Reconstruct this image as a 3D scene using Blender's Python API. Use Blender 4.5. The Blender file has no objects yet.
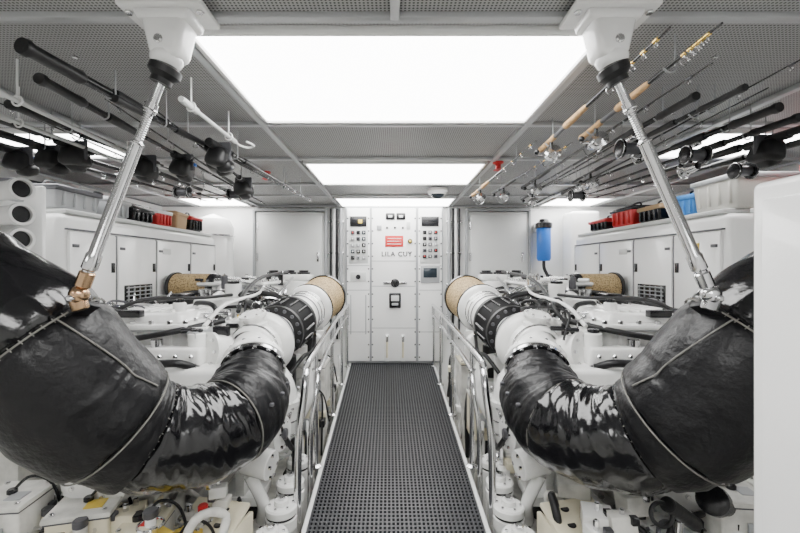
import bpy, bmesh, math, random
from mathutils import Vector, Matrix, noise, Euler
random.seed(11)
D=bpy.data; C=bpy.context
# ------------------------------------------------------------------ materials
def mat(name,col,rough=.45,metal=0,bump=0,bscale=20,var=0,vscale=4,coat=0,emit=0,spec=.5):
    m=D.materials.new(name); m.use_nodes=True; nt=m.node_tree; p=nt.nodes['Principled BSDF']
    p.inputs['Base Color'].default_value=(*col,1); p.inputs['Roughness'].default_value=rough
    p.inputs['Metallic'].default_value=metal; p.inputs['Coat Weight'].default_value=coat
    p.inputs['Specular IOR Level'].default_value=spec
    if emit:
        p.inputs['Emission Color'].default_value=(1,.995,.98,1); p.inputs['Emission Strength'].default_value=emit
    tc=nt.nodes.new('ShaderNodeTexCoord')
    if var:
        n=nt.nodes.new('ShaderNodeTexNoise'); n.inputs['Scale'].default_value=vscale; n.inputs['Detail'].default_value=5
        nt.links.new(tc.outputs['Object'],n.inputs['Vector'])
        r=nt.nodes.new('ShaderNodeValToRGB')
        r.color_ramp.elements[0].position=.3; r.color_ramp.elements[1].position=.6
        r.color_ramp.elements[0].color=(*[c*(1-var) for c in col],1); r.color_ramp.elements[1].color=(*col,1)
        nt.links.new(n.outputs['Fac'],r.inputs['Fac']); nt.links.new(r.outputs['Color'],p.inputs['Base Color'])
    if bump:
        n=nt.nodes.new('ShaderNodeTexNoise'); n.inputs['Scale'].default_value=bscale; n.inputs['Detail'].default_value=4
        nt.links.new(tc.outputs['Object'],n.inputs['Vector'])
        b=nt.nodes.new('ShaderNodeBump'); b.inputs['Strength'].default_value=bump; b.inputs['Distance'].default_value=.02
        nt.links.new(n.outputs['Fac'],b.inputs['Height']); nt.links.new(b.outputs['Normal'],p.inputs['Normal'])
    return m
def perf(name,col,dark,pitch,rad):
    m=mat(name,col,.45,.0); nt=m.node_tree; p=nt.nodes['Principled BSDF']; N=nt.nodes.new; L=nt.links.new
    tc=N('ShaderNodeTexCoord')
    def vm(op,a,v=None):
        n=N('ShaderNodeVectorMath'); n.operation=op; L(a,n.inputs[0])
        if v: n.inputs[1].default_value=v
        return n
    a=vm('MULTIPLY',tc.outputs['Object'],(1/pitch,1/pitch,0)); f=vm('FRACTION',a.outputs[0])
    s=vm('SUBTRACT',f.outputs[0],(.5,.5,0)); l=vm('LENGTH',s.outputs[0])
    lt=N('ShaderNodeMath'); lt.operation='LESS_THAN'; L(l.outputs['Value'],lt.inputs[0]); lt.inputs[1].default_value=rad
    mx=N('ShaderNodeMix'); mx.data_type='RGBA'; mx.inputs[6].default_value=(*col,1); mx.inputs[7].default_value=(*dark,1)
    L(lt.outputs[0],mx.inputs[0]); L(mx.outputs[2],p.inputs['Base Color'])
    return m
WHT=mat('white_gloss_paint',(.93,.93,.92),.25,0,.04,30,.03,3,coat=.3)
ENG=mat('engine_white_enamel',(.92,.92,.90),.20,0,.06,18,.20,7,coat=.4)
DIRT=mat('bilge_white_worn',(.80,.79,.74),.45,0,.2,14,.45,8)
CREAM=mat('cream_paint',(.80,.74,.56),.4,0,.1,12,.25,5)
YEL=mat('yellow_plastic',(.80,.58,.08),.4,0,0,1,.2,9)
GLB=mat('black_vinyl_gloss',(.005,.005,.006),.17,0,.32,11,coat=.3)
MTB=mat('black_leather_wrap',(.006,.006,.007),.36,0,.22,40,spec=.30)
BLK=mat('black_rubber',(.012,.012,.013),.42,0,.1,30,spec=.4)
BLG=mat('black_plastic',(.010,.010,.012),.25)
DGR=mat('dark_grey_metal',(.10,.10,.11),.4,.5)
GRY=mat('grey_paint',(.36,.37,.38),.4)
LGR=mat('light_grey_paint',(.68,.69,.68),.4,0,0,1,.08,2)
STL=mat('stainless_steel',(.70,.70,.71),.14,1)
BRZ=mat('bronze_fitting',(.50,.33,.20),.25,1)
ALU=mat('aluminium_trim',(.52,.53,.54),.35,.5)
CORD=mat('stitch_cord',(.17,.165,.15),.7)
CORK=mat('cork_grip',(.58,.36,.17),.7,0,.4,120,.3,60)
RED=mat('red_plastic',(.62,.03,.03),.35)
BLU=mat('blue_plastic',(.02,.16,.62),.3)
LBL=mat('light_blue_bag',(.06,.25,.62),.5,0,.4,20)
GOLD=mat('gold_anodised',(.75,.52,.15),.25,1)
CARD=mat('cardboard',(.50,.34,.19),.8)
CLR=mat('translucent_bin',(.55,.54,.50),.3)
LEN=mat('display_glass',(.02,.03,.04),.08)
LIT=mat('diffuser_lit',(.9,.9,.9),.5,emit=13)
CEIL=perf('ceiling_perforated',(.40,.40,.40),(.045,.045,.045),.0125,.29)
def pleat():
    m=mat('filter_mesh',(.45,.35,.2),.7); nt=m.node_tree; p=nt.nodes['Principled BSDF']
    tc=nt.nodes.new('ShaderNodeTexCoord'); n=nt.nodes.new('ShaderNodeTexVoronoi'); n.inputs['Scale'].default_value=85
    nt.links.new(tc.outputs['Object'],n.inputs['Vector'])
    r=nt.nodes.new('ShaderNodeValToRGB'); r.color_ramp.elements[0].color=(.08,.05,.02,1); r.color_ramp.elements[1].color=(.46,.33,.16,1)
    r.color_ramp.elements[0].position=.15; r.color_ramp.elements[1].position=.6
    nt.links.new(n.outputs['Distance'],r.inputs['Fac']); nt.links.new(r.outputs['Color'],p.inputs['Base Color'])
    return m
TAN=pleat()
# ------------------------------------------------------------------ builder
def catmull(pts,res):
    P=[Vector(p) for p in pts]; out=[]
    if len(P)==2: return [P[0].lerp(P[1],i/res) for i in range(res+1)]
    Q=[2*P[0]-P[1]]+P+[2*P[-1]-P[-2]]
    for i in range(1,len(Q)-2):
        a,b,c,d=Q[i-1],Q[i],Q[i+1],Q[i+2]
        for k in range(res):
            t=k/res
            out.append(.5*((2*b)+(c-a)*t+(2*a-5*b+4*c-d)*t*t+(3*b-a-3*c+d)*t**3))
    out.append(P[-1]); return out
class B:
    def __init__(s): s.v=[];s.f=[];s.m=[];s.mats=[]
    def mi(s,m):
        if m not in s.mats: s.mats.append(m)
        return s.mats.index(m)
    def add(s,vs,fs,m):
        o=len(s.v); k=s.mi(m); s.v+= [Vector(v) for v in vs]
        for f in fs: s.f.append([i+o for i in f]); s.m.append(k)
    def box(s,c,d,m,rot=(0,0,0),bev=.008,seg=2,top=(1,1),shift=(0,0)):
        bm=bmesh.new(); bmesh.ops.create_cube(bm,size=1)
        for v in bm.verts:
            t=v.co.z>0
            v.co=Vector((v.co.x*d[0]*(top[0] if t else 1)+(shift[0] if t else 0),v.co.y*d[1]*(top[1] if t else 1)+(shift[1] if t else 0),v.co.z*d[2]))
        if bev>0:
            bmesh.ops.bevel(bm,geom=bm.edges[:],offset=min(bev,min(d)*.45),segments=seg,profile=.5,affect='EDGES')
        M=Matrix.Translation(c)@Euler(rot).to_matrix().to_4x4()
        bm.verts.index_update()
        s.add([M@v.co for v in bm.verts],[[v.index for v in f.verts] for f in bm.faces],m); bm.free()
    def lathe(s,p0,ax,prof,m,n=28):
        p0=Vector(p0); ax=Vector(ax).normalized(); u=ax.orthogonal().normalized(); w=ax.cross(u)
        vs=[];fs=[]
        for (t,r) in prof:
            for k in range(n):
                a=2*math.pi*k/n; vs.append(p0+ax*t+(u*math.cos(a)+w*math.sin(a))*max(r,1e-4))
        for i in range(len(prof)-1):
            for k in range(n):
                a=i*n+k;b=i*n+(k+1)%n; fs.append([a,b,b+n,a+n])
        s.add(vs,fs,m)
    def cyl(s,p0,p1,r,m,r2=None,n=20,bev=.004):
        p0=Vector(p0);p1=Vector(p1);L=(p1-p0).length;r2=r if r2 is None else r2; bev=min(bev,L*.3,r*.4,r2*.4)
        s.lathe(p0,p1-p0,[(0,0),(0,r-bev),(bev,r),(L-bev,r2),(L,r2-bev),(L,0)],m,n)
    def tube(s,pts,r,m,n=10,res=6,rf=None,raw=False,cap=True):
        P=pts if raw else catmull(pts,res)
        t=(P[1]-P[0]).normalized(); u=t.orthogonal().normalized(); vs=[];fs=[]
        for i,p in enumerate(P):
            t2=(P[min(i+1,len(P)-1)]-P[max(i-1,0)]).normalized()
            u=(u-t2*u.dot(t2)).normalized(); w=t2.cross(u)
            for k in range(n):
                a=2*math.pi*k/n
                rr=rf(i/(len(P)-1),a,p) if rf else r
                vs.append(p+(u*math.cos(a)+w*math.sin(a))*rr)
        for i in range(len(P)-1):
            for k in range(n):
                a=i*n+k;b=i*n+(k+1)%n; fs.append([a,b,b+n,a+n])
        if cap:
            fs.append(list(range(n))[::-1]); fs.append([(len(P)-1)*n+k for k in range(n)])
        s.add(vs,fs,m)
    def ring(s,c,ax,R,r,m,n=32,k=8):
        s.lathe(c,ax,[(r*math.sin(2*math.pi*j/k),R+r*math.cos(2*math.pi*j/k)) for j in range(k+1)],m,n)
    def ball(s,c,r,m,sc=(1,1,1),n=20):
        bm=bmesh.new(); bmesh.ops.create_uvsphere(bm,u_segments=n,v_segments=n//2+2,radius=r)
        bm.verts.index_update()
        s.add([Vector(c)+Vector((v.co.x*sc[0],v.co.y*sc[1],v.co.z*sc[2])) for v in bm.verts],[[v.index for v in f.verts] for f in bm.faces],m); bm.free()
    def bolts(s,c,ax,R,n,m,r=.01,h=.012,off=0):
        ax=Vector(ax).normalized();u=ax.orthogonal().normalized();w=ax.cross(u)
        for k in range(n):
            a=2*math.pi*k/n+off; p=Vector(c)+(u*math.cos(a)+w*math.sin(a))*R
            s.cyl(p,p+ax*h,r,m,n=6,bev=.001)
    def finish(s,name,flip=False,parent=None,ang=40,origin=True):
        vs=[Vector((-v.x,v.y,v.z)) for v in s.v] if flip else s.v
        fs=[f[::-1] for f in s.f] if flip else s.f
        o=Vector((0,0,0))
        if origin and not parent:
            mn=[min(v[i] for v in vs) for i in range(3)];mx=[max(v[i] for v in vs) for i in range(3)]
            o=Vector([(mn[i]+mx[i])/2 for i in range(3)])
        me=D.meshes.new(name); me.from_pydata([v-o for v in vs],[],fs)
        for m in s.mats: me.materials.append(m)
        me.polygons.foreach_set('material_index',s.m); me.polygons.foreach_set('use_smooth',[True]*len(fs))
        bm=bmesh.new();bm.from_mesh(me);bmesh.ops.recalc_face_normals(bm,faces=bm.faces[:]);bm.to_mesh(me);bm.free()
        me.set_sharp_from_angle(angle=math.radians(ang)); me.update()
        ob=D.objects.new(name,me); ob.location=o; C.collection.objects.link(ob)
        if parent: ob.parent=parent; ob.matrix_parent_inverse=Matrix.Translation(-parent.location)
        return ob
def text(body,loc,size,m,parent,rot=(math.pi/2,0,0)):
    cu=D.curves.new('lettering','FONT'); cu.body=body; cu.size=size; cu.align_x='CENTER'; cu.align_y='CENTER'; cu.extrude=.001; cu.offset=.0015; cu.space_character=1.15
    ob=D.objects.new('lettering',cu); C.collection.objects.link(ob); ob.location=loc; ob.rotation_euler=rot
    cu.materials.append(m); ob.parent=parent; ob.matrix_parent_inverse=Matrix.Translation(-parent.location)
# ------------------------------------------------------------------ room shell
YB=5.16; XW=3.0; ZC=2.0; ZF=-.5; YN=-2.0
def shell(name,c,d,m,bev=0):
    b=B(); b.box(c,d,m,bev=bev); return b.finish(name)
shell('floor',(0,(YB+YN)/2,ZF-.03),(2*XW,YB-YN,.06),DIRT)
shell('wall_far',(0,YB+.03,(ZC+ZF)/2),(2*XW,.06,ZC-ZF),WHT)
shell('wall_near',(0,YN-.03,(ZC+ZF)/2),(2*XW,.06,ZC-ZF),WHT)
shell('wall_left',(-XW-.03,(YB+YN)/2,(ZC+ZF)/2),(.06,YB-YN,ZC-ZF),WHT)
shell('wall_right',(XW+.03,(YB+YN)/2,(ZC+ZF)/2),(.06,YB-YN,ZC-ZF),WHT)
b=B(); b.box((0,(YB+YN)/2,ZC+.05),(2*XW,YB-YN,.06),CEIL,bev=0); b.finish('ceiling')
b=B()
for x in (-.72,.72,-1.75,1.75,-2.55,2.55): b.box((x,(YB+YN)/2,ZC+.012),(.035,YB-YN-.02,.03),ALU,bev=.004)
for y in (-1.0,.3,1.255,2.2,2.9,3.8,4.42): b.box((0,y,ZC+.014),(2*XW-.02,.035,.026),ALU,bev=.004)
b.box((0,.78,ZC+.01),(.03,.94,.026),ALU,bev=.004)
for x in (-1.2,1.2):
    for k in range(14): b.cyl((x,-1.5+k*.5,ZC+.022),(x,-1.5+k*.5,ZC+.012),.010,STL,n=8,bev=.001)
b.finish('trim_1')
def clight(x0,x1,y0,y1):
    b=B(); cx,cy=(x0+x1)/2,(y0+y1)/2
    b.box((cx,cy,ZC+.010),(x1-x0,y1-y0,.012),LIT,bev=0)
    for x in (x0-.008,x1+.008): b.box((x,cy,ZC+.006),(.018,y1-y0+.03,.03),WHT,bev=.004)
    for y in (y0-.008,y1+.008): b.box((cx,y,ZC+.006),(x1-x0+.03,.018,.03),WHT,bev=.004)
    b.finish('ceiling_light')
clight(-.675,.685,1.325,2.12); clight(-.665,.67,2.98,3.73); clight(-.665,.67,4.5,5.1)
clight(-.665,.67,-.9,.1)  # unseen panel above and behind the camera, added for extra light
for s in (-1,1):
    clight(min(s*1.83,s*2.45),max(s*1.83,s*2.45),2.3,2.82); clight(min(s*1.83,s*2.45),max(s*1.83,s*2.45),4.5,5.05)
    clight(min(s*1.83,s*2.45),max(s*1.83,s*2.45),-.8,0)  # out-of-view side panels behind the camera, added to brighten the room
# ------------------------------------------------------------------ walkway
GR=mat('grating_rubber',(.028,.029,.033),.40,spec=.4)
b=B()
def wl(y): return -.407-(y-1.85)*.148/3.31
def wr(y): return .416+(y-1.85)*.061/3.31
Y0,Y1=-1.9,5.08
n=40
for i in range(n+1):
    t=i/n; xa=wl(Y0)+(wr(Y0)-wl(Y0))*t; xb=wl(Y1)+(wr(Y1)-wl(Y1))*t
    w=.009/2; z1=0.002;z0=-.03
    vs=[(xa-w,Y0,z0),(xa+w,Y0,z0),(xb+w,Y1,z0),(xb-w,Y1,z0),(xa-w,Y0,z1),(xa+w,Y0,z1),(xb+w,Y1,z1),(xb-w,Y1,z1)]
    b.add(vs,[[0,3,2,1],[4,5,6,7],[0,1,5,4],[1,2,6,5],[2,3,7,6],[3,0,4,7]],GR)
ny=230
for j in range(ny+1):
    y=Y0+(Y1-Y0)*j/ny; b.box(((wl(y)+wr(y))/2,y,-.013),(wr(y)-wl(y),.011,.03),GR,bev=0)
b.add([(wl(Y0),Y0,-.04),(wr(Y0),Y0,-.04),(wr(Y1),Y1,-.04),(wl(Y1),Y1,-.04)],[[0,1,2,3]],BLG)
b.finish('walkway_grating')
b=B()
for f in (wl,wr):
    s=-1 if f is wl else 1
    xa,xb=f(Y0)+s*.016,f(Y1)+s*.016
    L=math.hypot(xb-xa,Y1-Y0); a=-math.atan2(xb-xa,Y1-Y0)
    b.box(((xa+xb)/2,(Y0+Y1)/2,-.03),(.022,L,.072),LGR,rot=(0,0,a),bev=.005)
    b.box(((xa+xb)/2+s*.01,(Y0+Y1)/2,-.28),(.02,L,.42),DIRT,rot=(0,0,a),bev=.003)
b.finish('walkway_frame')
# ------------------------------------------------------------------ far wall : control panel
b=B(); yf=5.09
b.box((-.01,5.125,1.0),(1.24,.07,1.99),GRY,bev=.006)
for x,w in ((-.465,.29),(-.015,.56),(.445,.30)): b.box((x,yf-.006,1.0),(w,.02,1.94),WHT,bev=.008)
for z in (1.30,.98,.45):
    b.box((-.015,yf-.017,z),(.55,.003,.008),GRY,bev=0)
for x in (-.465,.445):
    for z in (1.24,.93,.4): b.box((x,yf-.017,z),(.28,.003,.008),GRY,bev=0)
for x in (-.60,-.335,-.285,.255,.31,.585):
    for z in [i*.16+.08 for i in range(12)]: b.cyl((x,yf-.014,z),(x,yf-.022,z),.010,DGR,n=8,bev=.001)
for x in (-.06,.075):
    b.box((x,yf-.022,1.865),(.115,.02,.085),BLG,bev=.01); b.box((x,yf-.033,1.865),(.05,.004,.03),LGR,bev=.002)
b.box((-.01,yf-.018,1.55),(.23,.006,.14),RED,bev=.002)
for i in range(3): b.box((-.01,yf-.022,1.585-i*.035),(.18,.002,.006),WHT,bev=0)
def brk(x0,x1,z0,z1,nx,nz,seed):
    r=random.Random(seed)
    for i in range(nx):
        for j in range(nz):
            x=x0+(x1-x0)*(i+.5)/nx; z=z0+(z1-z0)*(j+.5)/nz
            b.box((x,yf-.025,z),((x1-x0)/nx*.66,.02,(z1-z0)/nz*.6),r.choice([BLG,BLG,LEN,DGR,GRY]),bev=.004)
            b.box((x,yf-.037,z),((x1-x0)/nx*.2,.012,(z1-z0)/nz*.25),r.choice([WHT,BLG,RED,LGR]),bev=.002)
b.box((-.465,yf-.018,1.57),(.25,.008,.6),LGR,bev=.003); b.box((.445,yf-.018,1.57),(.26,.008,.6),LGR,bev=.003)
b.box((-.465,yf-.026,1.80),(.21,.014,.13),BLG,bev=.006); b.box((.445,yf-.026,1.80),(.22,.014,.12),BLG,bev=.006)
b.box((-.44,yf-.034,1.80),(.05,.004,.05),YEL,bev=.002)
brk(-.57,-.36,1.30,1.70,3,5,3); brk(.34,.55,1.32,1.70,3,5,8)
b.box((.445,yf-.02,1.13),(.24,.02,.22),GRY,bev=.006); b.box((.445,yf-.033,1.15),(.17,.006,.12),LEN,bev=.004)
b.box((-.465,yf-.02,1.10),(.2,.015,.12),LGR,bev=.006); b.cyl((-.465,yf-.02,1.10),(-.465,yf-.05,1.10),.03,BLG)
for x in (-.1,.0,.1): b.cyl((x,yf-.015,1.72),(x,yf-.03,1.72),.014,BLG,n=12)
b.cyl((.19,yf-.015,1.55),(.19,yf-.04,1.55),.03,BLG); b.cyl((.19,yf-.04,1.55),(.19,yf-.05,1.55),.018,YEL)
b.box((.17,yf-.02,1.75),(.05,.01,.09),LGR,bev=.003); b.box((-.20,yf-.02,1.72),(.06,.01,.06),GRY,bev=.003)
b.box((0,yf-.022,1.02),(.30,.012,.035),STL,bev=.004)
b.lathe((0,yf-.01,1.02),(0,-1,0),[(0,.055),(.02,.055),(.03,.045),(.03,0)],BLG); b.box((0,yf-.05,1.02),(.045,.03,.09),BLG,bev=.01)
b.box((0,yf-.03,.80),(.15,.05,.19),BLG,bev=.012); b.box((0,yf-.057,.83),(.10,.006,.07),LGR,bev=.003); b.box((0,yf-.057,.755),(.08,.006,.03),GRY,bev=.003)
for x in (-.10,.10):
    b.box((x,yf-.02,.2),(.06,.012,.34),WHT,bev=.006)
    b.cyl((x,yf-.05,.08),(x,yf-.05,.30),.014,CREAM,n=12); b.cyl((x,yf-.05,.28),(x,yf-.05,.36),.02,STL,n=12); b.box((x,yf-.03,.34),(.03,.04,.03),STL)
for x in (-.56,-.37): b.box((x,yf-.018,.62),(.012,.008,.5),GRY,bev=.002)
cp=b.finish('control_panel')
text('LILA CUY',(.02,yf-.020,1.385),.082,BLG,cp)
def locker(x0,x1):
    b=B(); cx=(x0+x1)/2
    b.box((cx,5.13,1.35),(x1-x0,.05,1.14),LGR,bev=.006)
    b.box((cx,5.10,1.35),(x1-x0-.07,.03,1.06),LGR,bev=.008)
    for z in (.95,1.35,1.75): b.cyl((x0+.03,5.09,z-.05),(x0+.03,5.09,z+.05),.014,STL,n=10)
    b.box((x1-.08,5.08,1.35),(.03,.02,.12),STL,bev=.006)
    b.box((cx,5.12,1.955),(x1-x0+.04,.07,.04),GRY,bev=.004)
    b.box((x0-.015,5.12,1.35),(.03,.07,1.2),GRY,bev=.004); b.box((x1+.015,5.12,1.35),(.03,.07,1.2),GRY,bev=.004)
    b.finish('wall_locker')
locker(-1.78,-.90); locker(.93,1.70)
for s in (-1,1):
    b=B()
    for i,(x,r,m) in enumerate(((.69,.022,GRY),(.74,.015,BLK),(.78,.02,LGR),(.82,.012,BLK))):
        b.tube([(s*x,5.12,.3),(s*x,5.10,1.2),(s*x,5.11,1.97)],r,m)
    for z in (.6,1.0,1.4,1.8): b.box((s*.755,5.13,z),(.2,.05,.03),STL,bev=.004)
    b.box((s*.75,5.10,.75),(.12,.08,.16),LGR,bev=.01)
    b.finish('cable_run')
b=B()
b.lathe((1.86,5.0,1.30),(0,0,1),[(0,0),(0,.07),(.03,.085),(.40,.085),(.42,.075),(.42,0)],BLU); b.lathe((1.86,5.0,1.70),(0,0,1),[(0,.05),(.01,.1),(.07,.1),(.09,.06),(.12,.05),(.12,0)],BLG)
b.box((1.86,5.12,1.72),(.16,.12,.12),STL,bev=.01); b.tube([(1.86,5.0,1.31),(1.86,4.98,1.2),(1.92,4.95,1.05),(2.0,5.0,.8)],.02,BLK)
b.finish('water_filter')
b=B(); b.lathe((-2.2,4.85,.6),(0,0,1),[(0,0),(0,.2),(.05,.23),(1.1,.23),(1.2,.18),(1.25,.06),(1.27,0)],WHT,40)
b.ring((-2.2,4.85,.9),(0,0,1),.232,.012,STL); b.ring((-2.2,4.85,1.6),(0,0,1),.232,.012,STL)
b.box((-2.2,4.85,.05),(.4,.4,1.1),DIRT); b.finish('water_heater_tank')
b=B(); b.box((2.3,4.95,1.35),(.35,.3,1.1),WHT,bev=.04,seg=4); b.box((2.3,4.79,1.5),(.2,.03,.25),LGR); b.cyl((2.3,4.79,1.2),(2.3,4.76,1.2),.05,BLG); b.box((2.3,4.95,.15),(.3,.3,1.3),DIRT); b.finish('electrical_cabinet')
# ------------------------------------------------------------------ generators
def generator(flip):
    b=B(); x0=2.0; y0,y1=2.42,4.5; z0,z1=.30,1.56
    b.box(((x0+2.92)/2+.02,(y0+y1)/2,(z0+z1)/2),(.92,y1-y0,z1-z0),WHT,bev=.05,seg=4)
    ed=[2.45,2.88,3.36,3.92,4.46]
    for i in range(4):
        a,c=ed[i],ed[i+1]
        b.box((x0+.012,(a+c)/2,.90),(.03,c-a-.02,1.10),WHT,bev=.012)
        b.box((x0-.006,c-.05,1.22),(.012,.03,.07),BLG,bev=.003)
        b.box((x0-.006,a+.05,.6),(.012,.03,.06),BLG,bev=.003)
        b.box((x0-.006,a+.05,1.36),(.010,.05,.02),DGR,bev=.003)
        b.box((x0+.02,c,.90),(.03,.012,1.10),DGR,bev=0)
    b.box((x0+.02,(y0+y1)/2,1.462),(.03,2.02,.010),DGR,bev=0)
    ya,yb2=2.95,3.28
    b.box((x0-.006,(ya+yb2)/2,.98),(.012,yb2-ya,.22),BLG,bev=.003)
    for k in range(7): b.box((x0-.014,(ya+yb2)/2,.89+k*.03),(.012,yb2-ya-.02,.006),GRY,bev=0,rot=(0,.5,0))
    for k in range(5): b.box((x0-.016,ya+.03+k*.067,.98),(.01,.006,.2),GRY,bev=0)
    b.box((x0-.005,2.66,1.36),(.006,.07,.05),RED if flip else YEL,bev=.001); b.box((x0-.005,2.66,1.31),(.006,.07,.025),GRY,bev=.001)
    b.box((x0-.005,3.5,1.36),(.006,.12,.05),LGR,bev=.001)
    b.box((2.46,(y0+y1)/2,1.575),(.86,y1-y0-.1,.03),LGR,bev=.01)
    for y in (2.6,3.4,4.3): b.cyl((2.1,y,.25),(2.1,y,.31),.05,BLK); b.cyl((2.8,y,.25),(2.8,y,.31),.05,BLK)
    b.box((2.47,3.4,-.12),(.98,2.6,.74),DIRT,bev=.01)
    b.finish('generator',flip)
generator(False); generator(True)
# ------------------------------------------------------------------ exhaust pipes
def exhaust(flip):
    sd=5.3 if flip else 1.7
    pts=[(2.10,1.30,1.42),(1.55,1.25,1.22),(1.20,1.30,.99),(1.05,1.37,.77),(.94,1.47,.62),(.82,1.58,.56),(.73,1.70,.555),(.69,1.82,.59),(.70,1.94,.645),(.73,2.06,.70)]
    P=catmull(pts,30); b=B(); N=len(P)
    def sec(a,c,r0,r1,m,wr,puff=.012,freq=26,ruf=.004):
        seg=P[int(a*(N-1)):int(c*(N-1))+1]
        def rf(t,ang,p):
            e=min(t,1-t); base=r0+(r1-r0)*t
            puffy=puff*(1-math.exp(-e*30))-puff*1.2*math.exp(-e*60)
            w=noise.noise(Vector((t*(c-a)*freq+sd,math.cos(ang)*1.3,math.sin(ang)*1.3)))
            w2=noise.noise(p*13+Vector((sd,0,0)))
            w3=abs(noise.noise(Vector((t*(c-a)*freq*1.9+math.sin(ang+sd)*1.5,math.cos(ang)*2,math.sin(ang)*2+sd))))
            rfl=ruf*math.sin(ang*17+sd+3*math.sin(ang*3))*math.exp(-e*14)
            return base+puffy+rfl+wr*(w*1.0+w2*.8-w3*.8)
        b.tube(seg,0,m,n=96,rf=rf,raw=True)
    sec(0,.24,.225,.225,GLB,.008); sec(.235,.395,.220,.215,MTB,.006,.012,26,.005); sec(.39,.455,.20,.19,MTB,.010)
    sec(.445,.70,.178,.182,GLB,.010,.016,22,.005); sec(.685,.90,.180,.162,MTB,.009,.022,24,.006); sec(.895,.98,.146,.144,MTB,.004,.006)
    for t,r in ((.238,.232),(.393,.218),(.448,.194),(.69,.192)):
        i=int(t*(N-1)); ax=(P[i+1]-P[i-1]); b.ring(P[i],ax,r,.0028,CORD,n=40,k=6)
    for t,r in ((.238,.232),(.448,.194)):
        i=int(t*(N-1)); ax=(P[i+1]-P[i-1]).normalized(); u=ax.orthogonal().normalized(); w=ax.cross(u)
        for k in range(48):
            a=2*math.pi*k/48; q=P[i]+(u*math.cos(a)+w*math.sin(a))*r
            b.cyl(q-ax*.008,q+ax*.008,.0018,CORD,n=5,bev=.0005)
    i0,i1=int(.24*(N-1)),int(.385*(N-1)); sp=[]
    for i in range(i0,i1,3):
        ax=(P[i+1]-P[i-1]).normalized(); side=ax.cross(Vector((0,0,1))).normalized(); up=side.cross(ax)
        sg=-1 if side.y>0 else 1
        sp.append(P[i]+(up*.72+side*.69*sg)*.2325)
    b.tube(sp,.0028,CORD,n=6)
    # lacing hooks / buckles along the last sleeve
    for t in (.74,.79,.84):
        i=int(t*(N-1)); ax=(P[i+1]-P[i-1]).normalized(); side=ax.cross(Vector((0,0,1))).normalized(); up=side.cross(ax); sg=-1 if side.x>0 else 1
        b.box(P[i]+(up*.35+side*sg*.93)*.200,(.018,.022,.014),DGR,bev=.004)
    i=N-5; ax=(P[i+1]-P[i-1]).normalized()
    b.lathe(P[i],ax,[(0,.10),(0,.162),(.022,.162),(.022,.1)],STL,36); b.bolts(P[i]-ax*.012,ax,.15,14,STL)
    b.finish('exhaust_pipe',flip)
exhaust(False); exhaust(True)
# ------------------------------------------------------------------ struts
def strut(flip):
    b=B(); Y=1.21; tp=Vector((.655 if not flip else .69,Y,1.835)); bt=Vector((.965,1.22,1.14)); ax=(bt-tp).normalized()
    cx=tp.x-.01
    b.box((cx,Y,1.992),(.25,.13,.018),WHT,bev=.006)
    b.box((cx,Y,1.968),(.15,.10,.03),WHT,bev=.01,top=(1.15,1.1))
    b.box((cx,Y,1.91),(.085,.085,.12),WHT,bev=.02,seg=3,top=(1.6,1.15))
    b.ball((tp.x,Y,1.858),.047,WHT,(1,1,.8)); b.cyl((tp.x,Y-.052,1.895),(tp.x,Y-.035,1.895),.014,STL,n=8)
    for dx in (-.105,.105): b.cyl((cx+dx,Y-.03,1.984),(cx+dx,Y-.03,1.975),.012,STL,n=6)
    b.lathe(tp-ax*.005,ax,[(0,0),(0,.028),(.01,.046),(.03,.046),(.045,.03),(.06,.03),(.06,0)],BLK)
    L=(bt-tp).length
    b.lathe(tp,ax,[(.04,0),(.04,.013),(.12,.013),(.12,.018),(.15,.018),(.15,.012),(.24,.012),(.245,.018),(L-.14,.018),(L-.135,.022),(L-.09,.022),(L-.085,.016),(L-.03,.016),(L-.03,0)],STL)
    b.ring(tp+ax*.25,ax,.019,.003,STL); b.ring(tp+ax*.14,ax,.018,.003,STL)
    for k in range(12): b.ring(tp+ax*(.155+k*.007),ax,.012,.0015,STL,n=16,k=5)
    b.cyl(bt-ax*.08,bt-ax*.03,.022,BRZ if flip else STL,n=20)
    b.ball(bt-ax*.005,.028,BRZ if flip else STL)
    b.box(bt+Vector((.0,.0,-.02)),(.045,.03,.05),BRZ if flip else STL,rot=(0,.3,0),bev=.008)
    b.cyl(bt+Vector((0,-.04,-.005)),bt+Vector((0,.04,-.005)),.010,STL)
    b.box(bt+Vector((.02,.03,-.05)),(.09,.06,.02),BLK,rot=(-.3,.6,0),bev=.004)
    b.finish('support_strut',flip)
strut(False); strut(True)
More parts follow.
